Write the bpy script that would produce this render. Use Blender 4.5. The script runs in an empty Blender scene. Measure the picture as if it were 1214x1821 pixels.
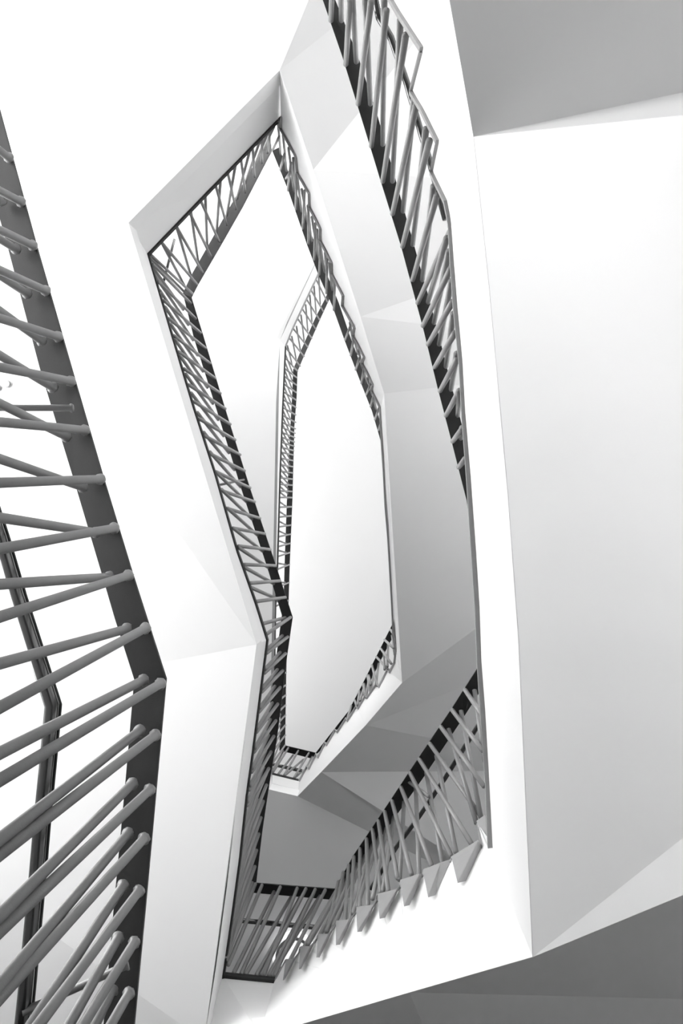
import bpy, math, random
from mathutils import Vector, Matrix
random.seed(4)
C = bpy.context.scene.collection
# ------------------------------------------------------------------ camera
F = 1214.0; CX, CY = 607.0, 910.5
ZEN = (750.0, 890.0)            # where the plumb line overhead meets the picture
CAMZ = 1.5
def ray(px, py): return Vector(((px-CX)/F, (CY-py)/F, -1.0))
R0m = Matrix(((1,0,0),(0,-1,0),(0,0,-1)))
u = (R0m @ ray(*ZEN)).normalized()
RM = u.rotation_difference(Vector((0,0,1))).to_matrix() @ R0m
def P(px, py, z):
    "point on the sight line of a photo position, z metres above the camera"
    w = RM @ ray(px, py); w = w*(z/w.z)
    return Vector((w.x, w.y, w.z+CAMZ))
cam = bpy.data.cameras.new('camera'); co = bpy.data.objects.new('camera', cam); C.objects.link(co)
cam.sensor_fit = 'HORIZONTAL'; cam.sensor_width = 24; cam.lens = 24; cam.clip_start = .02
M4 = RM.to_4x4(); M4.translation = Vector((0,0,CAMZ)); co.matrix_world = M4
bpy.context.scene.camera = co
# ------------------------------------------------------------------ world, exposure, added light
sc = bpy.context.scene
sc.view_settings.view_transform = 'Standard'; sc.view_settings.look = 'None'
sc.view_settings.gamma = 1; sc.view_settings.use_curve_mapping = False
sc.view_settings.exposure = 0.0
w = bpy.data.worlds.new('world'); sc.world = w; w.use_nodes = True
w.node_tree.nodes['Background'].inputs[0].default_value = (1,1,1,1)
w.node_tree.nodes['Background'].inputs[1].default_value = 0.3
XL, XR, YT, YB, ZF, ZR = -4.4, 2.6, -6.0, 6.2, 0.0, 13.4      # the shaft
FILL_WIN = [ # name, axis, u0,u1 (along wall), z0,z1 , strength; unseen windows added to light the well
 ('L', -5.0, 1.4, 3.1, 5.4, 8.2),
 ('L', -5.0, 2.0, 7.2, 8.9, 1.6),
 ('L', -5.0, 4.6, 10.6, 12.9, 3.9),
 ('T', -4.0, 2.2, 4.3, 6.0, 0.8),
 ('T', -4.0, 2.2, 7.6, 9.4, 11.0),
 ('T', -4.0, 2.2, 10.8, 12.9, 0.5),
 ('R', -5.0, 1.0, 4.4, 6.2, 0.4),
 ('R', -5.0, 1.0, 7.9, 9.6, 1.8),
 ('L', -5.0, 0.6, 1.3, 2.3, 11.5),
 ('T', -4.0, 2.2, 2.0, 3.6, 0.8)]
# ------------------------------------------------------------------ materials
def mat(name, col, rough=.6, metal=0, var=.0, scale=6, bump=0, emit=0, spec=.5):
    m = bpy.data.materials.new(name); m.use_nodes = True
    nt = m.node_tree; b = nt.nodes['Principled BSDF']
    b.inputs['Roughness'].default_value = rough; b.inputs['Metallic'].default_value = metal
    b.inputs['Base Color'].default_value = (col,col,col,1); b.inputs['Specular IOR Level'].default_value = spec
    tc = nt.nodes.new('ShaderNodeTexCoord'); n = nt.nodes.new('ShaderNodeTexNoise')
    n.inputs['Scale'].default_value = scale; n.inputs['Detail'].default_value = 6
    nt.links.new(tc.outputs['Object'], n.inputs['Vector'])
    mr = nt.nodes.new('ShaderNodeMapRange')
    mr.inputs['To Min'].default_value = col*(1-var); mr.inputs['To Max'].default_value = min(1, col*(1+var))
    nt.links.new(n.outputs['Fac'], mr.inputs['Value']); nt.links.new(mr.outputs['Result'], b.inputs['Base Color'])
    if bump:
        n2 = nt.nodes.new('ShaderNodeTexNoise'); n2.inputs['Scale'].default_value = 220; n2.inputs['Detail'].default_value = 3
        nt.links.new(tc.outputs['Object'], n2.inputs['Vector'])
        bp = nt.nodes.new('ShaderNodeBump'); bp.inputs['Strength'].default_value = bump; bp.inputs['Distance'].default_value = .002
        nt.links.new(n2.outputs['Fac'], bp.inputs['Height']); nt.links.new(bp.outputs['Normal'], b.inputs['Normal'])
    if emit:
        b.inputs['Emission Color'].default_value = (1,1,1,1); b.inputs['Emission Strength'].default_value = emit
    return m
PLASTER = mat('white_plaster', .86, .75, 0, .01, 2, .05)
METAL = mat('grey_painted_steel', .27, .38, .1, .12, 14, .25)
RAILM = mat('dark_grey_painted_steel', .032, .5, .0, .25, 9, .25, spec=.15)  # same railing paint, darkened to carry the shade under the top rails
PLATEM = mat('grey_base_plate', .3, .5, 0, .08, 20, .1)
EDGE = mat('dark_plate', .035, .5, 0, .1, 20, spec=.2)
CHROME = mat('polished_steel', .16, .2, 1, .05, 5)
FLOORM = mat('dark_stone_floor', .1, .6, 0, .2, 3)
TREAD = mat('grey_stone_treads', .3, .6, 0, .2, 3)
FRAMEM = mat('window_frame_paint', .5, .5)  # frames round the added, unseen light openings
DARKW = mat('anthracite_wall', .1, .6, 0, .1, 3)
LAMPM = mat('lamp_glass', .9, .3, emit=.8)
# ------------------------------------------------------------------ helpers
def mesh(name, vs, fs, m, parent=None, smooth=False, solid=None, off=0):
    me = bpy.data.meshes.new(name); me.from_pydata([tuple(v) for v in vs], [], fs); me.update()
    me.materials.append(m)
    if smooth:
        for p in me.polygons: p.use_smooth = True
    o = bpy.data.objects.new(name, me); C.objects.link(o)
    if parent:
        o.parent = parent; 
        pl = parent
        off3 = Vector((0,0,0))
        while pl: off3 += pl.location; pl = pl.parent
        o.location = -off3
    if solid:
        s = o.modifiers.new('thickness', 'SOLIDIFY'); s.thickness = solid; s.offset = off; s.use_even_offset = False
    return o
def thing(name, label, cat, loc, group=None):
    o = bpy.data.objects.new(name, None); C.objects.link(o); o.location = loc; o.empty_display_size = .2
    o['label'] = label; o['category'] = cat
    if group: o['group'] = group
    return o
def cyl(a, b, r, n=12, bead=0):
    d = (b-a); L = d.length; d.normalize()
    x = d.orthogonal().normalized(); y = d.cross(x)
    st = [(0, r), (L, r)]
    if bead: st = [(0, r*1.28), (r*.35, r*1.38), (r*.7, r*1.22), (r*.95, r), (L, r)]
    vs = []; fs = []
    for k, (s, rr) in enumerate(st):
        for i in range(n):
            t = 2*math.pi*i/n
            q = rr*(1+(random.uniform(-.08,.1) if bead and k < 3 else 0))
            vs.append(a+d*s+(x*math.cos(t)+y*math.sin(t))*q)
    for k in range(len(st)-1):
        for i in range(n):
            j = (i+1) % n; fs.append((k*n+i, k*n+j, (k+1)*n+j, (k+1)*n+i))
    fs.append(tuple(range(n))[::-1]); fs.append(tuple((len(st)-1)*n+i for i in range(n)))
    return vs, fs
def baluster(a, b, par, r=.0145, m=None, bead=0, n=10, name='baluster'):
    vs, fs = cyl(a, b, r, n, bead); return mesh(name, vs, fs, m or METAL, par, True)
def sweep(name, pts, prof, m, par, closed_prof=True, smooth=False):
    "prof: (sideways, up) pairs swept along a 3-D polyline with mitred corners"
    vs = []; fs = []; n = len(prof)
    for k, p in enumerate(pts):
        d0 = (pts[k]-pts[k-1]) if k else (pts[1]-pts[0]); d1 = (pts[k+1]-pts[k]) if k < len(pts)-1 else d0
        d0 = Vector((d0.x, d0.y, 0)).normalized(); d1 = Vector((d1.x, d1.y, 0)).normalized()
        s0 = Vector((-d0.y, d0.x, 0)); s1 = Vector((-d1.y, d1.x, 0)); s = (s0+s1)
        s = s.normalized() if s.length > .3 else s1
        c = max(.5, s.dot(s1)); s = s/c
        for (a, b) in prof: vs.append(p+s*a+Vector((0,0,b)))
    for k in range(len(pts)-1):
        for i in range(n):
            j = (i+1) % n; fs.append((k*n+i, k*n+j, (k+1)*n+j, (k+1)*n+i))
    fs.append(tuple(range(n))[::-1]); fs.append(tuple((len(pts)-1)*n+i for i in range(n)))
    return mesh(name, vs, fs, m, par, smooth)
def circ(r, n=12, sx=1): return [(math.cos(2*math.pi*i/n)*r*sx, math.sin(2*math.pi*i/n)*r) for i in range(n)]
def box_prof(w_, h): return [(-w_/2, 0), (w_/2, 0), (w_/2, h), (-w_/2, h)]
def ribbon(name, A, B, th, m, par):
    "solid band between two 3-D edges, th thick upwards"
    vs = list(A)+list(B)+[p+Vector((0,0,th)) for p in A]+[p+Vector((0,0,th)) for p in B]
    n = len(A); fs = []
    for k in range(n-1):
        fs += [(k, k+1, n+k+1, n+k), (2*n+k, 3*n+k, 3*n+k+1, 2*n+k+1), (k, 2*n+k, 2*n+k+1, k+1), (n+k, n+k+1, 3*n+k+1, 3*n+k)]
    fs += [(0, n, 3*n, 2*n), (n-1, 3*n-1, 4*n-1, 2*n-1)]
    return mesh(name, vs, fs, m, par)
def zat(poly, px, py):
    "height along a polyline of (px,py,z) at its point nearest to a photo position"
    best = None
    for a, b in zip(poly[:-1], poly[1:]):
        dx, dy = b[0]-a[0], b[1]-a[1]; L = dx*dx+dy*dy or 1
        t = max(0, min(1, ((px-a[0])*dx+(py-a[1])*dy)/L))
        q = (a[0]+dx*t-px)**2+(a[1]+dy*t-py)**2
        if best is None or q < best[0]: best = (q, a[2]+(b[2]-a[2])*t)
    return best[1]
def crop(x0, y0, s): return lambda x, y: (x0+x/s, y0+y/s)
def withz(pts, keys):
    "adds heights to 2-D photo points; keys: {index: z}, linear by run length between"
    L = [0]
    for a, b in zip(pts[:-1], pts[1:]): L.append(L[-1]+math.hypot(b[0]-a[0], b[1]-a[1]))
    ks = sorted(keys); out = []
    for i, p in enumerate(pts):
        for a, b in zip(ks[:-1], ks[1:]):
            if a <= i <= b:
                z = keys[a]+(keys[b]-keys[a])*(L[i]-L[a])/((L[b]-L[a]) or 1); break
        out.append((p[0], p[1], z))
    return out
def plane_z(px, py, A, B, Cc):
    "height at which a sight line meets the plane through three placed points"
    a_, b_, c_ = P(*A), P(*B), P(*Cc); nrm = (b_-a_).cross(c_-a_); o_ = Vector((0,0,CAMZ))
    w_ = RM @ ray(px, py); t_ = (a_-o_).dot(nrm)/w_.dot(nrm); return (w_*t_).z
def P3(l): return [P(*q) for q in l]
def bal_set(par, fam, railz, platez, r=.0145, bead=0, n=10, m=None):
    for (a, b) in fam:
        za = zat(railz, *a)-.002; zb = zat(platez, *b)+.008
        baluster(P(a[0], a[1], za), P(b[0], b[1], zb), par, r, m, bead, n)
def fam_interp(keys, n):
    "n balusters between keyed ((rail xy),(plate xy)) pairs"
    out = []
    for i in range(n):
        t = i/(n-1)*(len(keys)-1); k = min(int(t), len(keys)-2); f = t-k
        A, B = keys[k], keys[k+1]
        out.append(tuple((A[j][0]+(B[j][0]-A[j][0])*f, A[j][1]+(B[j][1]-A[j][1])*f) for j in (0,1)))
    return out
def struct(o): o['kind'] = 'structure'; return o

# ================================================================== the shaft
def quad(name, pts, m, kind=True, par=None):
    o = mesh(name, pts, [(0,1,2,3)], m, par, solid=.2, off=-1); 
    if kind: struct(o)
    return o
def boxm(name, x0, x1, y0, y1, z0, z1, m, par=None):
    vs = [Vector((x, y, z)) for z in (z0, z1) for y in (y0, y1) for x in (x0, x1)]
    fs = [(0,2,3,1), (4,5,7,6), (0,1,5,4), (2,6,7,3), (0,4,6,2), (1,3,7,5)]
    return mesh(name, vs, fs, m, par)
struct(boxm('floor', XL-.3, XR+.3, YT-.3, YB+.3, ZF-.3, ZF, FLOORM))
struct(boxm('ceiling', XL-.3, XR+.3, YT-.3, YB+.3, ZR, ZR+.3, PLASTER))
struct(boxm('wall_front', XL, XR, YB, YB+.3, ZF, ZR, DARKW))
def wall_open(name, side, wins):
    "wall with window openings, built as strips round them"
    u0, u1 = (YT-.3, YB+.3) if side in 'LR' else (XL, XR)
    vs = []; fs = []
    def blk(a0, a1, z0, z1):
        if side == 'L': b = (XL-.3, XL, a0, a1)
        elif side == 'R': b = (XR, XR+.3, a0, a1)
        else: b = (a0, a1, YT-.3, YT)
        i = len(vs)
        for z in (z0, z1):
            for y in (b[2], b[3]):
                for x in (b[0], b[1]): vs.append(Vector((x, y, z)))
        fs.extend([tuple(i+k for k in f) for f in [(0,2,3,1), (4,5,7,6), (0,1,5,4), (2,6,7,3), (0,4,6,2), (1,3,7,5)]])
    z = ZF
    for (a0, a1, z0, z1) in sorted(wins, key=lambda q: q[2]):
        blk(u0, u1, z, z0); blk(u0, a0, z0, z1); blk(a1, u1, z0, z1); z = z1
    blk(u0, u1, z, ZR)
    return struct(mesh(name, vs, fs, PLASTER))
wall_open('wall_left', 'L', [q[1:5] for q in FILL_WIN if q[0] == 'L'])
wall_open('wall_right', 'R', [q[1:5] for q in FILL_WIN if q[0] == 'R'])
wall_open('wall_back', 'T', [q[1:5] for q in FILL_WIN if q[0] == 'T'])
for k, (s, a0, a1, z0, z1, e) in enumerate(FILL_WIN):
    t = .06; vs = []; 
    fr = []
    nb = 5
    rects = [(a0, a1, z0, z0+t), (a0, a1, z1-t, z1)] + [(a0+(a1-a0-t)*i/nb, a0+(a1-a0-t)*i/nb+t, z0+t, z1-t) for i in range(nb+1)]
    vs = []; fs = []
    for (p, q, r1, r2) in rects:
        b = (XL-.2, XL-.12, p, q) if s == 'L' else (XR+.12, XR+.2, p, q) if s == 'R' else (p, q, YT-.2, YT-.12)
        i = len(vs)
        for z in (r1, r2):
            for y in (b[2], b[3]):
                for x in (b[0], b[1]): vs.append(Vector((x, y, z)))
        fs += [tuple(i+j for j in f) for f in [(0,2,3,1), (4,5,7,6), (0,1,5,4), (2,6,7,3), (0,4,6,2), (1,3,7,5)]]
    o = struct(mesh('window_%d' % (k+1), vs, fs, FRAMEM))
    gm = mat('daylit_pane_%d' % (k+1), .8, .3, emit=e)  # glowing sheet added out of view as a light source
    if s == 'L': boxm('pane', XL-.17, XL-.15, a0, a1, z0, z1, gm, o)
    elif s == 'R': boxm('pane', XR+.15, XR+.17, a0, a1, z0, z1, gm, o)
    else: boxm('pane', a0, a1, YT-.17, YT-.15, z0, z1, gm, o)

# ================================================================== railings (photo outlines with their heights)
RH = 1.0
def rail_data(v, i, keys, tilt=.045):
    V = withz(v, keys); I = [(q[0], q[1], z[2]+tilt) for q, z in zip(i, V)]
    return V, I
# --- storey 0 left
v = [(-82,-100),(0,201),(63,433),(126,654),(182,847),(233,1015),(260,1100),(294.7,1208),(277,1400),(259,1598),(238,1821),(215,2060)]
i = [(-130,-85),(-49,215),(14,441),(72,660),(131,853),(180,1018),(204,1100),(238.5,1208),(222,1400),(203,1605),(184,1821),(160,2060)]
L0V, L0I = rail_data(v, i, {0:2.9, 1:2.8, 7:2.45, 11:2.2})
L0P = [(-560,-700,1.95),(-428,-192,1.78),(-32,1432,1.45),(-168,2566,1.2)]
# --- storey 1 right
g = crop(480,0,3.195); h = crop(620,400,3.794); j = crop(640,840,3.794); e = crop(560,1140,3.035); f = crop(460,1400,2.759)
v = [(520,-160),(574,0),(608,98.6),(642.8,211),(674,313),(713,438),(734.5,518),(752,583),(778,690),(802,782),(829.5,890),(856,1060)]
i = [(545,-160),(596,0),(635.5,98),(671.5,207),(701,312),(736,436),(758,514),(776.5,582),(802,684),(826,774),(850,885),(872,1060)]
R0V, R0I = rail_data(v, i, {0:3.4, 11:4.2})
R0PL = [(622,-160),(650,-90),(648,-62),(688,0),(705,30),(746,94),(727,169),(746,200),(774,257),(763,311),(788,363),(793,388),(796,410),(799,466),(804.5,547),(815,650),(820,742),(828,848),(836,972),(843,1077),(847,1177),(853,1268),(861.5,1387),(866,1503)]
R0PL = withz(R0PL, {0:2.45, 23:3.2})
R0PL = [(x, y, plane_z(x, y, (797.7,0,2.0), (842,243,2.12), (796,410,R0PL[12][2])) if k < 12 else z) for k, (x, y, z) in enumerate(R0PL)]
R0PR = [(x+wd, y-1, z) for (x, y, z), wd in zip(R0PL, [6]*11+[6,6,7,8,7,7,8,9,8.5,8,9,7.5,9])]
# --- storey 1 lower flight
v = [(862,1167),(847,1191),(804,1258.6),(764,1318),(728,1372),(695,1422),(659,1476),(629,1520.6),(594.6,1581.5)]
i = [(880,1190),(865,1212),(825,1274),(787,1331),(751,1385),(716,1434),(678,1488),(645,1532),(589,1600)]
B1V, B1I = rail_data(v, i, {0:4.22, 8:5.1})
N1V, N1I = rail_data([(594.6,1581.5),(455,1571)], [(589,1600),(441,1587)], {0:5.1, 1:5.1})
T1 = [[(1068,170),(1110,140),(1122,285),(1146,282),(1135,140)],
      [(945,345),(1075,265),(975,470),(1015,460),(1092,290)],[(805,410),(890,375),(830,540),(865,530),(942,358)],
      [(693,460),(785,430),(712,585),(740,578),(805,430)],[(582,528),(675,505),(592,645),(620,640),(693,485)],
      [(478,592),(560,582),(483,710),(505,708),(583,548)],[(378,660),(440,655),(378,775),(398,772),(477,610)],
      [(290,725),(340,725),(282,835),(298,835),(380,668)],[(203,785),(250,785),(196,893),(208,890),(288,738)],
      [(132,848),(165,850),(118,948),(127,945),(200,805)]]
T1 = [[f(*q) for q in t] for t in T1]
B1T = []
for k, t in enumerate(T1): B1T += [t[4], t[1], t[0]] if k else [t[1], t[0]]
B1T = withz(B1T[1:]+[(489,1741)], {0:3.22, len(B1T)-1:4.1})
B1T = [(x, y, plane_z(x, y, (947,1702,2.5), (530,1821,3.35), (489,1741,4.1))) for x, y, z in B1T]
N1P = [(489,1743,4.1),(396,1734,4.1)]
# --- storey 1 left
v = [(455,1571),(465.7,1480),(474,1424),(483,1366.6),(491.6,1317),(500.6,1244),(510,1167),(520,1098),(491,1008),(445,871),(400,727),(362,600),(340,528.5)]
i = [(441,1587),(448,1480),(455,1424),(464,1366),(471.5,1317),(481,1244),(491,1167),(501,1094),(474,1006),(430,873),(385,729),(345,603),(325,522)]
L1V, L1I = rail_data(v, i, {0:5.1, 7:5.6, 12:6.2}); LK = 0
v = [(340,528.5),(352,505),(391,438),(431,368),(483,268)]
i = [(325,522),(339,491),(376,426),(414,358),(480,242)]
T1V, T1I = rail_data(v, i, {0:6.2, 4:6.6}, .1)
L1P = withz([(396,1734),(410,1638),(426,1520.6),(437,1416),(449,1331),(461,1238),(474,1138),(453,1071),(419.4,976),(383,848),(343,724),(306,600),(263,454)], {0:4.1, 6:4.6, 12:5.2})
TL1P = [(263,454,5.2),(380,332,5.42),(501,208,5.6)]
# --- storey 2 right
a = crop(220,110,3.035); b = crop(300,600,3.14); c = crop(380,1080,5.058); d = crop(380,1360,4.669); k_ = crop(540,440,3.958); m_ = crop(480,460,6.07)
v = [(483.6,268),(511.6,337),(546,436),(566,489),(590.5,543.6),(613,606.7),(641,680),(661,730.5),(676.4,783.6),(694,880),(704,1000)]
i = [(496,262),(524,333),(559,431),(579,483),(602,538),(623,600),(651,675),(669,726),(684,780),(702,878),(713,1000)]
R1V, R1I = rail_data(v, i, {0:6.6, 10:7.35})
R1P = withz([(500,209),(498,230),(526,281),(528,309),(549,345.6),(549.5,370),(569,408),(569,429.6),(589,469),(589,488),(609.5,527),(608,545),(629.7,584),(627,598),(647,636),(643,647),(663,685),(660,695),(675,725.5),(678,781),(682,840),(685,900),(690,958.6),(696.7,1077),(699,1130),(703,1158)], {0:5.6, 25:6.4})
R1P = [(x, y, plane_z(x, y, (497,125,5.05), (641,563,5.55), (675,725,6.12)) if k < 19 else z) for k, (x, y, z) in enumerate(R1P)]
v = [(712,1082),(698,1109),(669,1167),(640,1225),(619,1265),(590,1302),(561,1339)]
i = [(722,1088),(706,1118),(678,1172),(649,1230),(627,1271),(598,1309),(554,1349)]
B2V, B2I = rail_data(v, i, {0:7.42, 6:8.1})
N2V, N2I = rail_data([(561,1339),(506.5,1326)], [(554,1349),(496.6,1334.5)], {0:8.1, 1:8.1})
B2P = withz([(703,1158),(701,1178),(692,1196),(688,1192),(673,1222),(670,1215),(652,1241),(650,1236),(636,1260),(633,1256),(617,1282),(615,1277),(599,1302),(596,1297),(580,1325),(578,1320),(565,1347),(562,1340),(549,1367),(546,1362),(532,1388)], {0:6.4, 20:7.1})
B2P = [(x, y, plane_z(x, y, (715,1214,5.95), (529,1416,6.55), (549,1367,6.98)) if k > 1 else z) for k, (x, y, z) in enumerate(B2P)]
N2P = [(532,1388,7.1),(482,1376,7.1)]
v = [(506.5,1326),(508.5,1198),(512.7,1071),(515,998),(519.7,886.6),(523,759),(527,707),(528.6,660)]
i = [(496.6,1334.5),(500,1198),(504,1071),(506,998),(510,886.6),(516,759),(519,707),(521,657)]
L2V, L2I = rail_data(v, i, {0:8.1, 7:9.25})
L2P = withz([(482,1376),(487,1200),(489,1080),(492.7,1007),(497.5,842),(500.6,760),(504.7,666),(507,616.5)], {0:7.1, 7:8.25})
T2V, T2I = rail_data([(528.6,660),(541,631),(569,567),(583,536.6),(603,492)], [(521,657),(534,625),(561.5,563),(577,533),(597,488)], {0:9.25, 4:9.6}, .1)
T2P = withz([(507,616.5),(519.5,585),(542.6,535.8),(565.7,487),(588,440)], {0:8.25, 4:8.6})


def base_of(pl): 
    q = P(*min(pl, key=lambda t: t[2])); return q
def make_railing(label, V, I, plate, fams, r=.0145, pw=.025, ph=.03, bead=0, n=10, plate_mat=None, plate_edge=None, hand=None, hand_r=.015, rail_m=None, th=.012):
    t = thing('stair_railing', label, 'railing', base_of(plate), 'steel railings round the stairwell')
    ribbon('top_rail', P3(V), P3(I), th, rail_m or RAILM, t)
    if plate_edge: ribbon('base_plate', [p-Vector((0,0,ph)) for p in P3(plate)], [p-Vector((0,0,ph)) for p in P3(plate_edge)], ph, plate_mat or EDGE, t)
    else: sweep('base_plate', P3(plate), [(q[0], q[1]-.02) for q in box_prof(pw, ph)], plate_mat or EDGE, t)
    for fm in fams: bal_set(t, fm, [(x, y, z) for x, y, z in V], plate, r, bead, n)
    if hand:
        hr = sweep('handrail', P3(hand), circ(hand_r), CHROME, t, smooth=True)
    return t
def cc(fn, lst): return [(fn(q[0], q[1]), fn(q[2], q[3])) for q in lst]

# L0 : near left railing, each baluster read from the photo: rail end, point where it leaves the frame
raw = [(17,281.5,0,268),(38,359,0,339.5),(5,364.5,0,356),(59,437,0,409),(29,443.6,0,425),(82,517,0,480.5),(49,522.6,0,490),
 (104,599,0,566),(75,607,0,553),(126.5,678,0,653),(95,690,0,632),(151.5,765,0,750.5),(118.6,777,0,717.5),(179,852,0,858.5),(147.6,866.5,0,816),
 (204,939,0,976),(171,947,0,920.5),(229,1023,0,1097),(195,1026,0,1039),(259.6,1116.7,0,1257.7),(226.7,1118,0,1180),(286,1215.5,0,1387),(255.7,1209,0,1339),
 (276.7,1306.4,0,1518.6),(249,1298.5,0,1492),(267,1403.7,0,1655),(236,1393,0,1628),(257,1490,0,1773),(228,1481.5,0,1752),
 (248,1583,72,1818),(220,1573,57,1821),(239.7,1674,158,1806),(211,1665.6,123.5,1821),(230,1764.5,197.7,1821),(200,1759.5,170.5,1821),(222,1850,190,1930),(191,1845,160,1925)]
def isect(p, q, poly):
    best = None
    dx, dy = q[0]-p[0], q[1]-p[1]
    for a_, b_ in zip(poly[:-1], poly[1:]):
        ex, ey = b_[0]-a_[0], b_[1]-a_[1]; D = dx*ey-dy*ex
        if abs(D) < 1e-6: continue
        t = ((a_[0]-p[0])*ey-(a_[1]-p[1])*ex)/D; s = ((a_[0]-p[0])*dy-(a_[1]-p[1])*dx)/D
        if t > 1 and -.001 <= s <= 1.001 and (best is None or t < best): best = t
    t = best or 2.5
    t = min(t, 900/math.hypot(dx, dy))
    return (p[0]+dx*t, p[1]+dy*t)
fam = []
for q in raw: fam.append(((q[0], q[1]), isect(q[:2], q[2:], L0P)))
rl0 = make_railing('large mid grey steel railing nearest the camera at the left edge, thick slanting bars', L0V, L0I, L0P, [fam], r=.0165, bead=1, n=20, pw=.03)
hl = [(-60,770,2.38),(0,957,2.34),(30,1060,2.3),(92,1254,2.22),(83.5,1350,2.2),(73,1455,2.17),(66,1540,2.15),(44.5,1770,2.1),(20,2000,2.05)]
hr = sweep('handrail', P3(hl), circ(.024, 16), CHROME, rl0, smooth=True)
sweep('handrail_strip', P3([(x+13, y, z+.02) for x, y, z in hl]), box_prof(.012, .01), EDGE, hr)
for (p, q) in [((129,725.5,2.6),(-25,725,2.36)), ((229,1715,2.26),(40,1800,2.08))]:
    baluster(P(*p), P(*q), rl0, .013, METAL, 1, 14, 'rail_bracket')

# R0
famA = cc(g, [(345,115,365,-300),(430,365,455,0),(500,590,575,0),(575,830,660,60),(640,1030,770,200),(695,1215,832,590),(752,1400,905,800),(810,1590,948,1110)]) \
     + cc(h, [(465,525,700,10),(500,680,690,290),(535,805,700,520),(580,960,715,730),(615,1120,735,900),(655,1285,745,1120),(700,1460,770,1370),(740,1635,785,1580)])
famB = cc(g, [(405,115,400,-300),(490,350,465,-60),(570,590,540,-30),(640,820,648,0),(695,1030,740,115),(755,1200,818,555),(810,1390,885,735),(865,1590,928,1060)]) \
     + cc(h, [(535,520,660,90),(575,660,675,180),(610,805,692,380),(655,955,705,600),(690,1110,727,870),(735,1285,745,1130),(755,1440,765,1370)])
make_railing('black steel railing above the tall right flight, sawtooth base near the top edge', R0V, R0I, R0PL, [famA, famB], r=.0135, n=12, ph=.03, plate_mat=PLATEM, plate_edge=R0PR,
    hand=[(655,-60,3.0),(674,31,3.05),(696,69,3.1),(724,150,3.2),(749,238,3.3),(762,280,3.35),(792,390,3.45)], hand_r=.016)
# B1
famA = cc(e, [(808,262,900,400),(738,370,905,592),(678,462,912,785),(618,552,915,975),(562,638,845,1095),(512,712,735,1160),(463,788,630,1215),(415,862,520,1260),(376,920,445,1280),(342,970,395,1350),(310,1018,355,1360),
   (278,1068,285,1430),(243,1120,240,1440),(210,1165,190,1510),(182,1210,160,1518),(153,1250,95,1560),(127,1300,60,1590)])
famB = cc(e, [(860,265,915,650),(787,375,895,955),(720,475,872,985),(655,620,760,1140),(600,710,690,1215),(543,790,562,1280),(480,870,455,1290),(425,950,365,1350),(385,1010,310,1390),(345,1060,225,1440),(310,1100,205,1470),
   (270,1160,100,1540),(225,1205,60,1570),(190,1265,20,1600),(160,1290,-40,1640),(125,1330,-80,1690)])
rb1 = make_railing('pale steel railing over the sawtooth steps of the lower right flight', B1V, B1I, B1T, [famA, famB], r=.0145, n=12, pw=.012, ph=.02, plate_mat=PLATEM,
    hand=[(862,1271,4.5),(847,1295,4.55),(791,1384,4.75),(744.5,1453,4.95),(705,1506,5.05),(659,1581,5.2)], hand_r=.016)
for k, t in enumerate(T1):
    z = 3.2+.9*(k+.3)/10
    zz = [plane_z(q[0], q[1], (947,1702,2.5), (530,1821,3.35), (489,1741,4.1)) for q in t]
    A, B_, Cc, C2, B2 = [P(q[0], q[1], zq-dq) for q, zq, dq in zip(t, zz, (.10,.10,.10,.0,.0))]
    up = Vector((0,0,.012))
    vs = [A, B_, Cc, C2, B2]; vs += [p+up for p in vs]
    mesh('step_plate', vs, [(0,1,2), (1,4,3,2), (5,7,6), (6,7,8,9), (0,2,7,5), (2,3,8,7), (3,4,9,8), (4,1,6,9), (1,0,5,6)], PLATEM, rb1)
baluster(P(*e(505,760), 4.72), P(*e(612,838), 4.35), rb1, .012, METAL, 0, 12, 'rail_bracket')
# landing 1
famN = cc(d, [(345,990,100,1610),(400,1000,120,1660),(500,1055,165,1730),(552,1015,228,1735),(640,1100,265,1740),(692,1025,415,1745),(715,1105,355,1745),(765,1030,395,1745),(800,1110,455,1750),(843,1035,500,1750),(925,1040,560,1770),(880,1090,480,1750)])
make_railing('short dark steel railing over the lower landing, crossing thin bars and steel handrail', N1V, N1I, N1P, [famN], r=.0135, n=12, pw=.028, ph=.03,
    hand=[(418,1636,4.75),(560,1649,4.75)], hand_r=.016)
# L1 (from the landing up to its left corner)
low = [((477,1367),(431,1475)),((473.6,1396),(428,1510)),((468,1425),(424,1545)),((464,1454),(419,1580)),((460,1483),(415,1612)),((456,1512),(411,1642)),((453,1541),(407,1672)),((448.5,1570),(402,1700))]
mid = cc(c, [(690,90,475,240),(665,265,475,410),(645,415,455,590),(620,570,430,760),(598,720,405,940),(575,870,385,1120),(558,1020,362,1300),(540,1160,340,1480),(515,1300,320,1640),(495,1450,300,1780)])
outer = mid+low
inner = [((p[0]-9.5, p[1]-2), (q[0]+1.5, q[1]-7)) for p, q in outer]
upo = cc(b, [(205+o, 60+27.2*0, 0, 0) for o in ()])
ro = [(123,-190),(150,-105),(178,-25),(205,60),(230,145),(258,228),(288,312),(315,398),(343,485),(370,572),(398,655),(422,745),(453,840),(478,918),(508,1010),(535,1097),(565,1185),(595,1275),(620,1360),(650,1452)]
so = [(-90,-410),(-58,-310),(-27,-205),(0,-105),(28,-10),(55,80),(85,175),(112,265),(140,358),(170,455),(200,550),(230,650),(262,750),(292,855),(325,955),(358,1065),(390,1165),(422,1268),(455,1372),(487,1475)]
upo = cc(b, [(p[0], p[1], q[0], q[1]) for p, q in zip(ro, so)])
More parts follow.
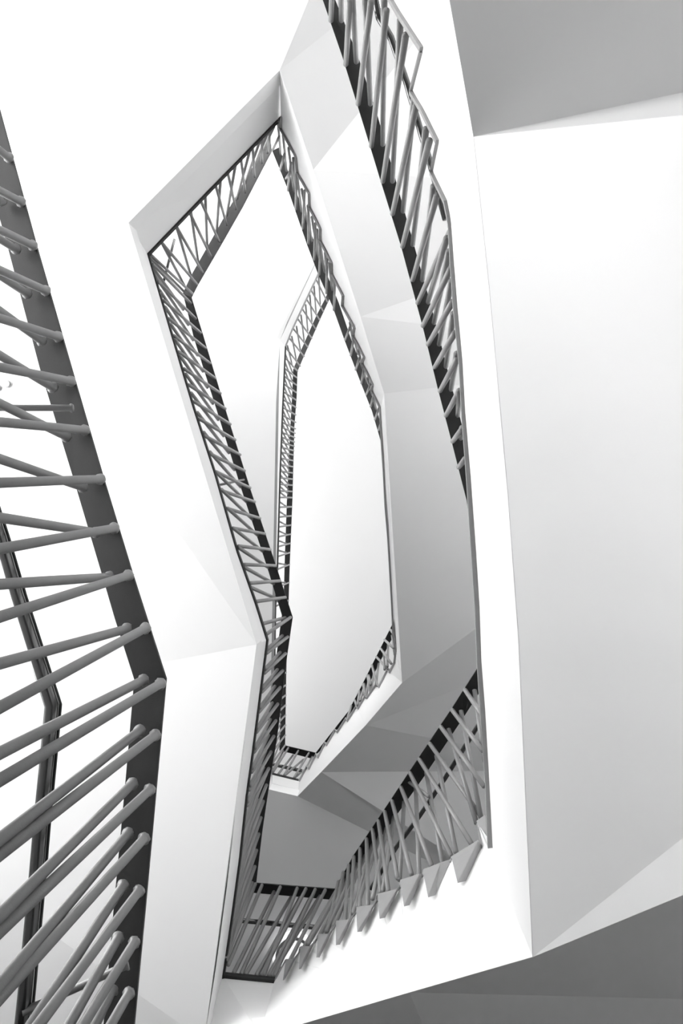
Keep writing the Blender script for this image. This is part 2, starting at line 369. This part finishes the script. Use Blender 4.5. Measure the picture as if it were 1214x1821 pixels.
ri = [(80,-155),(108,-70),(135,15),(160,100),(190,190),(215,280),(245,370),(275,460),(305,550),(335,645),(365,740),(400,835),(435,920),(465,1015),(495,1105),(525,1195),(555,1285),(585,1375),(615,1465),(650,1565)]
si = [(-118,-430),(-80,-350),(-50,-262),(-20,-170),(10,-75),(38,15),(65,105),(95,205),(125,310),(160,420),(195,530),(230,640),(262,750),(295,850),(330,955),(360,1065),(392,1175),(425,1285),(455,1395),(520,1600)]
upi = cc(b, [(p[0], p[1], q[0], q[1]) for p, q in zip(ri, si)])
rl1 = make_railing('long grey railing bent in the middle on the left of the well, one storey up', L1V, L1I, L1P, [outer, inner[1:], upo, upi], r=.0135, n=10, pw=.026, ph=.03)
baluster(P(*b(418,795), 5.83), P(*b(290,822), 5.3), rl1, .01, METAL, 0, 10, 'rail_bracket')
# TL1
fT = cc(a, [(325,1205,205,975),(395,1200,205,975),(360,1150,285,890),(425,1135,285,890),(400,1075,362,808),(470,1050,355,812),(450,1010,440,725),(515,970,415,750),(500,920,522,640),(555,880,495,665),
   (555,830,602,560),(605,795,560,595),(610,740,680,480),(655,705,632,522),(655,650,735,425),(705,620,695,465),(700,570,775,385),(745,545,745,415),(745,490,810,350),(775,490,790,370),(370,1250,150,1045),(325,1240,140,1055)])
make_railing('short railing along the upper left edge of the well, climbing to its top corner', T1V, T1I, TL1P, [fT], r=.0125, n=10, pw=.022, ph=.03,
    hand=[(291,500,5.95),(310,425,5.95)], hand_r=.012)
# R1
n_ = crop(462,195,4.87)
vi = cc(n_, [(180,385,155,95),(230,530,200,212),(295,705,248,330),(305,700,288,420),(360,880,320,545),(410,970,362,690),(445,1140,415,830),(505,1280,450,930),(505,1275,495,1040),(560,1410,515,1130),(575,1400,565,1240),(625,1560,600,1330),(640,1560,628,1450)])
vo = cc(n_, [(112,345,165,235),(175,520,212,385),(240,700,268,460),(310,865,318,560),(370,1030,388,700),(420,1160,420,850),(470,1300,480,985),(515,1430,525,1140),(575,1590,582,1290),(640,1735,650,1470)])
vo += fam_interp([(k_(290,650),k_(325,560)),(k_(330,760),k_(352,640)),(k_(365,860),k_(395,770)),(k_(405,955),k_(425,850)),(k_(440,1035),k_(470,960)),(k_(470,1120),k_(495,1030)),(k_(500,1210),k_(530,1130)),(k_(527,1285),k_(545,1230))], 8)
vi += fam_interp([(k_(345,650),k_(325,530)),(k_(380,750),k_(350,610)),(k_(412,850),k_(385,720)),(k_(445,950),k_(415,840)),(k_(478,1030),k_(450,920)),(k_(510,1140),k_(485,1020))], 6)
make_railing('slim railing descending along the inner right side, sawtooth base, one storey up', R1V, R1I, R1P, [vo, vi, cc(n_, [(225,598,262,545)])], r=.012, n=8, pw=.016, ph=.03, plate_mat=PLATEM)
# B2
fb = cc(j, [(205,1062,240,1110),(165,1130,225,1185),(140,1190,210,1290),(110,1245,190,1330),(80,1300,115,1440),(50,1370,70,1490),(20,1430,40,1510),
  (190,1150,185,1310),(215,1100,235,1230),(160,1210,165,1330),(125,1290,105,1440),(95,1350,75,1470),(60,1390,40,1520),(30,1440,0,1540)]) + \
  cc(e, [(290,185,300,235),(265,230,268,300),(240,270,230,345),(215,320,225,355),(195,350,172,425)])
make_railing('small pale railing on the far lower right flight, two storeys up', B2V, B2I, B2P, [fb], r=.0135, n=8, pw=.02, ph=.03, plate_mat=PLATEM)
fn = cc(c, [(625,1290,528,1470),(670,1265,528,1490),(760,1290,632,1510),(712,1330,578,1502),(855,1310,722,1532),(805,1370,640,1510),(810,1465,728,1530),(885,1345,780,1540)])
make_railing('small dark rimmed railing on the far landing, two storeys up', N2V, N2I, N2P, [fn], r=.0125, n=8, pw=.022, ph=.03,
    hand=[(484,1359,7.75),(537,1371,7.75)], hand_r=.02)
# L2
lo = fam_interp([(m_(287,1285),m_(165,1190)),(m_(275,1821),m_(135,1750)),(b(695,665),b(625,650)),(b(688,895),b(617,893)),(b(675,1235),b(608,1260)),(c(648,640),c(545,700)),(c(642,1240),c(530,1400))], 41)
li = fam_interp([(m_(240,1230),m_(165,1030)),(m_(216,1790),m_(140,1610)),(b(675,725),b(626,650)),(b(665,900),b(615,860)),(b(655,1235),b(608,1225)),(c(610,640),c(548,690)),(c(592,1230),c(532,1370))], 41)
make_railing('thin pale railing running down the far left of the well, two storeys up', L2V, L2I, L2P, [lo, li], r=.011, n=8, pw=.024, ph=.03)
o_e = [(620,470),(575,570),(535,660),(492,760),(450,860),(407,955),(367,1055),(325,1160),(297,1215)]
o_s = [(495,220),(440,335),(395,440),(350,545),(300,650),(250,755),(210,860),(170,960),(165,1070)]
i_e = [(540,490),(495,590),(450,680),(405,780),(365,880),(325,985),(280,1085),(240,1160)]
i_s = [(525,180),(475,300),(430,395),(385,500),(335,610),(285,730),(235,840),(188,940)]
ft = cc(m_, [(p[0],p[1],q[0],q[1]) for p, q in zip(o_e+i_e, o_s+i_s)])
make_railing('thin pale railing at the far upper left of the well, two storeys up', T2V, T2I, T2P, [ft], r=.011, n=8, pw=.024, ph=.03, plate_mat=PLATEM)

# ================================================================== flights: fascia and folded soffit
def strip_faces(n, m0=0): return [(k, k+1, n+k+1, n+k) for k in range(n-1)]
def fascia(par, top, bot, name='fascia', dz=.012):
    "band between the base plate line and the underside edge, zipped by run length"
    T = [P(x, y, z+dz) for x, y, z in top]; B = P3(bot)
    def run(l):
        q = [0]
        for a_, b_ in zip(l[:-1], l[1:]): q.append(q[-1]+math.hypot(b_[0]-a_[0], b_[1]-a_[1]))
        return [v_/q[-1] for v_ in q]
    rt, rb = run(top), run(bot); n = len(T); a_ = b_ = 0; fs = []
    while a_ < n-1 or b_ < len(B)-1:
        if b_ == len(B)-1 or (a_ < n-1 and rt[a_+1] <= rb[b_+1]): fs.append((a_, a_+1, n+b_)); a_ += 1
        else: fs.append((a_, n+b_+1, n+b_)); b_ += 1
    return mesh(name, T+B, fs, PLASTER, par, solid=.002, off=0)
def soffit(par, verts, faces, th=.14):
    V = [P(*q) if not isinstance(q, Vector) else q for q in verts]; n = len(V)
    vs = V+[p+Vector((0,0,th)) for p in V]; fs = []
    edges = {}
    faces = [[fc[0], fc[k], fc[k+1]] for fc in faces for k in range(1, len(fc)-1)]
    for fc in faces:
        fs.append(tuple(fc)); fs.append(tuple(n+q for q in reversed(fc)))
        for p, q in zip(fc, fc[1:]+fc[:1]): edges[(p, q)] = 1
    for (p, q) in edges:
        if (q, p) not in edges: fs.append((q, p, n+p, n+q))
    o = mesh('soffit', vs, fs, PLASTER, par); o.data.materials.append(TREAD)
    for k, pg in enumerate(o.data.polygons):
        if k < 2*len(faces) and k % 2: pg.material_index = 1      # dark stone walking surface on top
    return o
def bot_of(top, poly2d, keys):
    "matches a bottom edge to each top vertex by run length"
    B = withz(poly2d, keys); out = []
    def run(l):
        s = [0]
        for p, q in zip(l[:-1], l[1:]): s.append(s[-1]+math.hypot(q[0]-p[0], q[1]-p[1]))
        return [t/s[-1] for t in s]
    rt = run(top); rb = run(B)
    for t in rt:
        for k in range(len(rb)-1):
            if t <= rb[k+1]+1e-9:
                fr = (t-rb[k])/(rb[k+1]-rb[k]); out.append(tuple(B[k][m]+(B[k+1][m]-B[k][m])*fr for m in range(3))); break
    return out
G = 'white stair flights round the well'
def flight(label, ref): return thing('stair_flight', label, 'staircase', P(*ref), G)
def out(x, y, zrel): return Vector((x, y, zrel+CAMZ))

# R0 flight
FB0 = withz([(770,-160),(797.7,0),(837,241),(846,262),(870,516),(903,880),(922,1140),(947,1702)], {0:1.92, 2:2.1, 7:2.5})
t = flight('nearest white flight on the right, wide pale grey underside at the right edge', FB0[2])
top = [(x-2, y, z) for x, y, z in R0PR]
K1, K2, K3 = (842,243,2.1), (947,1702,2.5), (1560,169,1.38)
kz = lambda x, y: (x, y, plane_z(x, y, K1, K2, K3))
K4 = (1540,95,2.05)
S = [(770,-160,1.92),(800,0,plane_z(800,0,K1,K4,(770,-160,1.92))), K1, kz(870,516), kz(903,880), kz(922,1140), K2]
fascia(t, top, S)
soffit(t, S+[K4,K3,kz(1560,1215),(1500,-600,plane_z(1500,-600,K1,K4,(770,-160,1.92)))], [[2,8,7],[2,7,10,0,1],[8,2,3,4,5,6,9]])
# B1 flight
t = flight('white flight below the sawtooth steps at the lower right with dark grey underside', (947,1702,2.5))
top = list(B1T)
bt = [(728,1765,3.0),(462,1843,3.55)]
fascia(t, [(R0PR[-1][0], R0PR[-1][1], 3.19)]+top, [(947,1702,2.5)]+bt)
SB = [(947,1702,2.5),(728,1765,3.0),(462,1843,3.55),(363,1850,3.6),(1560,1215,plane_z(1560,1215,K1,K2,K3)),(1560,1449,1.54),(1400,1781,4.0),(900,2180,5.2),(150,2180,5.0)]
soffit(t, SB, [[0,4,5],[0,5,6,1],[1,6,7,2],[2,7,8,3]])
t = flight('white edge of the lower landing at the bottom of the picture', (462,1843,3.55))
fascia(t, [(489,1744,4.1),(396,1735,4.1)], [(462,1843,3.55),(363,1850,3.6)])
# L1 flight
t = flight('white flight left of centre with a bend at its middle, blank white underside', (456,1146,4.2))
bl = withz([(363,1850),(384,1720),(403,1580),(420,1430),(432,1340),(444,1240),(456,1146),(434,1080),(405,985),(363,848),(322,720),(284,600),(228,396)], {0:3.6, 6:4.2, 12:4.72})
fascia(t, [(x, y, z) for x, y, z in L1P], bl)
soffit(t, [bl[0], bl[6], bl[12], out(XL+.04,-3.4,4.75), out(XL+.04,1.6,4.1), out(XL+.04,YB-.04,3.45), out(-1.4,YB-.04,3.5)], [[0,1,4,5,6],[1,2,3,4]])
# TL1 flight
t = flight('pale grey flight edge at the upper left corner of the well', (228,396,4.72))
fascia(t, TL1P, [(228,396,4.72),(362,261,4.9),(497,125,5.05)])
soffit(t, [(228,396,4.72),(497,125,5.05),out(*P(755,-500,5.05).to_2d(),5.05),out(-1.6,YT+.04,5.05),out(XL+.04,YT+.04,4.9),out(XL+.04,-3.4,4.75)], [[0,1,4,5],[1,2,3,4]])
# R1 flight + B2 flight : folded undersides
def ext(p, q, k): return (p[0]+(q[0]-p[0])*k, p[1]+(q[1]-p[1])*k)
IN = {'a':(497,125,5.05),'b':(557,302,5.25),'c':(641,563,5.55),'d':(683,700,5.7),'e':(715,1214,5.95),'f':(650,1290,6.15),'g':(571,1373,6.4),'h':(529,1416,6.55),'i':(478,1404,6.51)}
ON = {'o2':('a',(590,50),3.0,5.55),'o3':('b',(630,210),3.2,('a','b','o2')),'o4':('b',(760,315),1.9,5.32),'o5':('c',(745,527),2.7,('b','c','o4')),'o6':('c',(750,576),2.6,5.5),'o7':('d',(778,689),3.0,('c','d','o6')),
      'o8':('e',(845,1118),2.2,('d','e','o7')),'o9':('e',(845,1178),2.0,6.28),'o10':('f',(824,1221),1.8,('e','f','o9')),'o11':('f',(758,1311),3.6,7.2),'o12':('g',(731,1372),2.8,('f','g','o11')),'o13':('g',(672,1446),3.3,('g','h','o14')),'o14':('h',(654,1478),4.0,6.85)}
def OP(k):
    s, q, m, z = ON[k]; p = ext(IN[s], q, m)
    if isinstance(z, tuple): z = plane_z(p[0], p[1], IN[z[0]], IN[z[1]], OP(z[2]))     # keeps each fold flat
    return (p[0], p[1], z)
t = flight('white flight on the inner right with folded light grey underside, one storey up', IN['c'])
fbR = [IN['a'],(549.5,275,5.22),(599,440,5.41),IN['c'],IN['d'],(695,900,5.8),IN['e']]
fascia(t, [(x+2, y, z) for x, y, z in R1P], [IN[q] for q in 'abcde'])
names = ['a','b','c','d','e','o2','o3','o4','o5','o6','o7','o8']
V = [IN[q] if q in IN else OP(q) for q in names]+[(755,-500,5.05)]
ix = {q:n for n, q in enumerate(names)}; ix['o1'] = 12
def F_(s): return [ix[q] for q in s.split()]
soffit(t, V, [F_('a o2 o1'), F_('a b o3 o2'), F_('b o4 o3'), F_('b c o5 o4'), F_('c o6 o5'), F_('c d o7 o6'), F_('d e o8 o7')])
t = flight('white flight at the inner lower right with dark grey folded underside, one storey up', IN['g'])
top = [(x+1, y+1, z) for x, y, z in B2P]
fascia(t, top, [IN[q] for q in 'efgh'])
fascia(t, N2P, [IN['h'], (478,1404,6.51)], 'landing_fascia')
names = ['e','f','g','h','i','o8','o9','o10','o11','o12','o13','o14']
V = [IN[q] if q in IN else OP(q) for q in names]+[(340,1960,plane_z(340,1960,IN['h'],IN['i'],OP('o14'))), (380,1380,plane_z(380,1380,IN['h'],IN['i'],OP('o14')))]
O15 = V[-2]
ix = {q:n for n, q in enumerate(names)}; ix['o15'] = 12; ix['o16'] = 13
soffit(t, V, [F_('e o9 o8'), F_('e f o10 o9'), F_('f o11 o10'), F_('f g o12 o11'), F_('g o13 o12'), F_('g h o14 o13'), F_('h i o16 o15 o14')])
# L2 / TL2 flight
t = flight('white flight on the far left of the well, two storeys up, all in bright white', (495,640,7.8))
def drop(l, dz):
    r = []
    for x, y, z in l:
        k = z/(z-dz); r.append((ZEN[0]+(x-ZEN[0])*k, ZEN[1]+(y-ZEN[1])*k, z-dz))
    return r
LB = drop(L2P, .45); LB[0] = (478,1404,6.51); TB = drop(T2P, .45)
fascia(t, L2P, LB); fascia(t, T2P, TB, 'upper_fascia')
soffit(t, LB+TB[1:]+[out(-.6,YT+.04,8.4), out(XL+.04,YT+.04,8.3), out(XL+.04,-3,7.9), out(XL+.04,YB-.04,6.9), out(-2.7,YB-.04,6.8)], [[0,1,2,3,4,5,6,7]+[14,15,16], [7,8,9,10,11,12,13,14]])
# L0 flight edge (just left of the frame, carries the near railing)
t = flight('white landing edge carrying the large railing at the left edge', (-20,1427,1.45))
l0b = drop(L0P, .3)
fascia(t, L0P, l0b)
soffit(t, l0b+[out(XL+.04,3.5,.9), out(XL+.04,.9,1.1), out(XL+.04,-3.,1.45)], [[0,1,2,5,6],[2,3,4,5]], .25)

# ================================================================== small things
def disc(name, c0, nrm, r, h, m, par, n=28, prof=None):
    nrm = nrm.normalized(); x = nrm.orthogonal().normalized(); y = nrm.cross(x); vs = []; fs = []
    prof = prof or [(r, 0), (r, h), (r*.9, h*1.2)]
    for (rr, hh) in prof:
        for k in range(n):
            t_ = 2*math.pi*k/n; vs.append(c0+nrm*hh+(x*math.cos(t_)+y*math.sin(t_))*rr)
    for s in range(len(prof)-1):
        for k in range(n): fs.append((s*n+k, s*n+(k+1)%n, (s+1)*n+(k+1)%n, (s+1)*n+k))
    fs.append(tuple((len(prof)-1)*n+k for k in range(n))); fs.append(tuple(range(n))[::-1])
    return mesh(name, vs, fs, m, par, False)
DN = Vector((0,0,-1))
SENS = mat('sensor_plastic', .3, .5)
for px, py, lab in ((13.5,683,'small round white sensor on the white underside behind the near railing'), (-4,690,'small round white sensor cut off by the left picture edge')):
    c0 = P(px, py, 4.408)
    t = thing('smoke_detector', lab, 'smoke detector', c0, 'ceiling sensors')
    disc('housing', c0, DN, .025, .005, SENS, t)
    disc('sensor_cap', c0+DN*.0065, DN, .019, .003, PLASTER, t)
hp, ip, qp = P(*IN['h']), P(*IN['i']), P(*O15)
nl = (ip-hp).cross(qp-hp).normalized(); nl = nl if nl.z < 0 else -nl
wl = RM @ ray(522,1690); oc = Vector((0,0,CAMZ)); c0 = oc+wl*((hp-oc).dot(nl)/wl.dot(nl))+nl*.05
t = thing('ceiling_lamp', 'round white ceiling lamp glimpsed through the bars of the lower landing', 'lamp', c0)
disc('lamp_glass', c0, nl, .2, .05, LAMPM, t)
disc('lamp_ring', c0+nl*.03, nl, .15, .03, METAL, t, prof=[(.17,0),(.17,.04),(.145,.04),(.145,.0)])
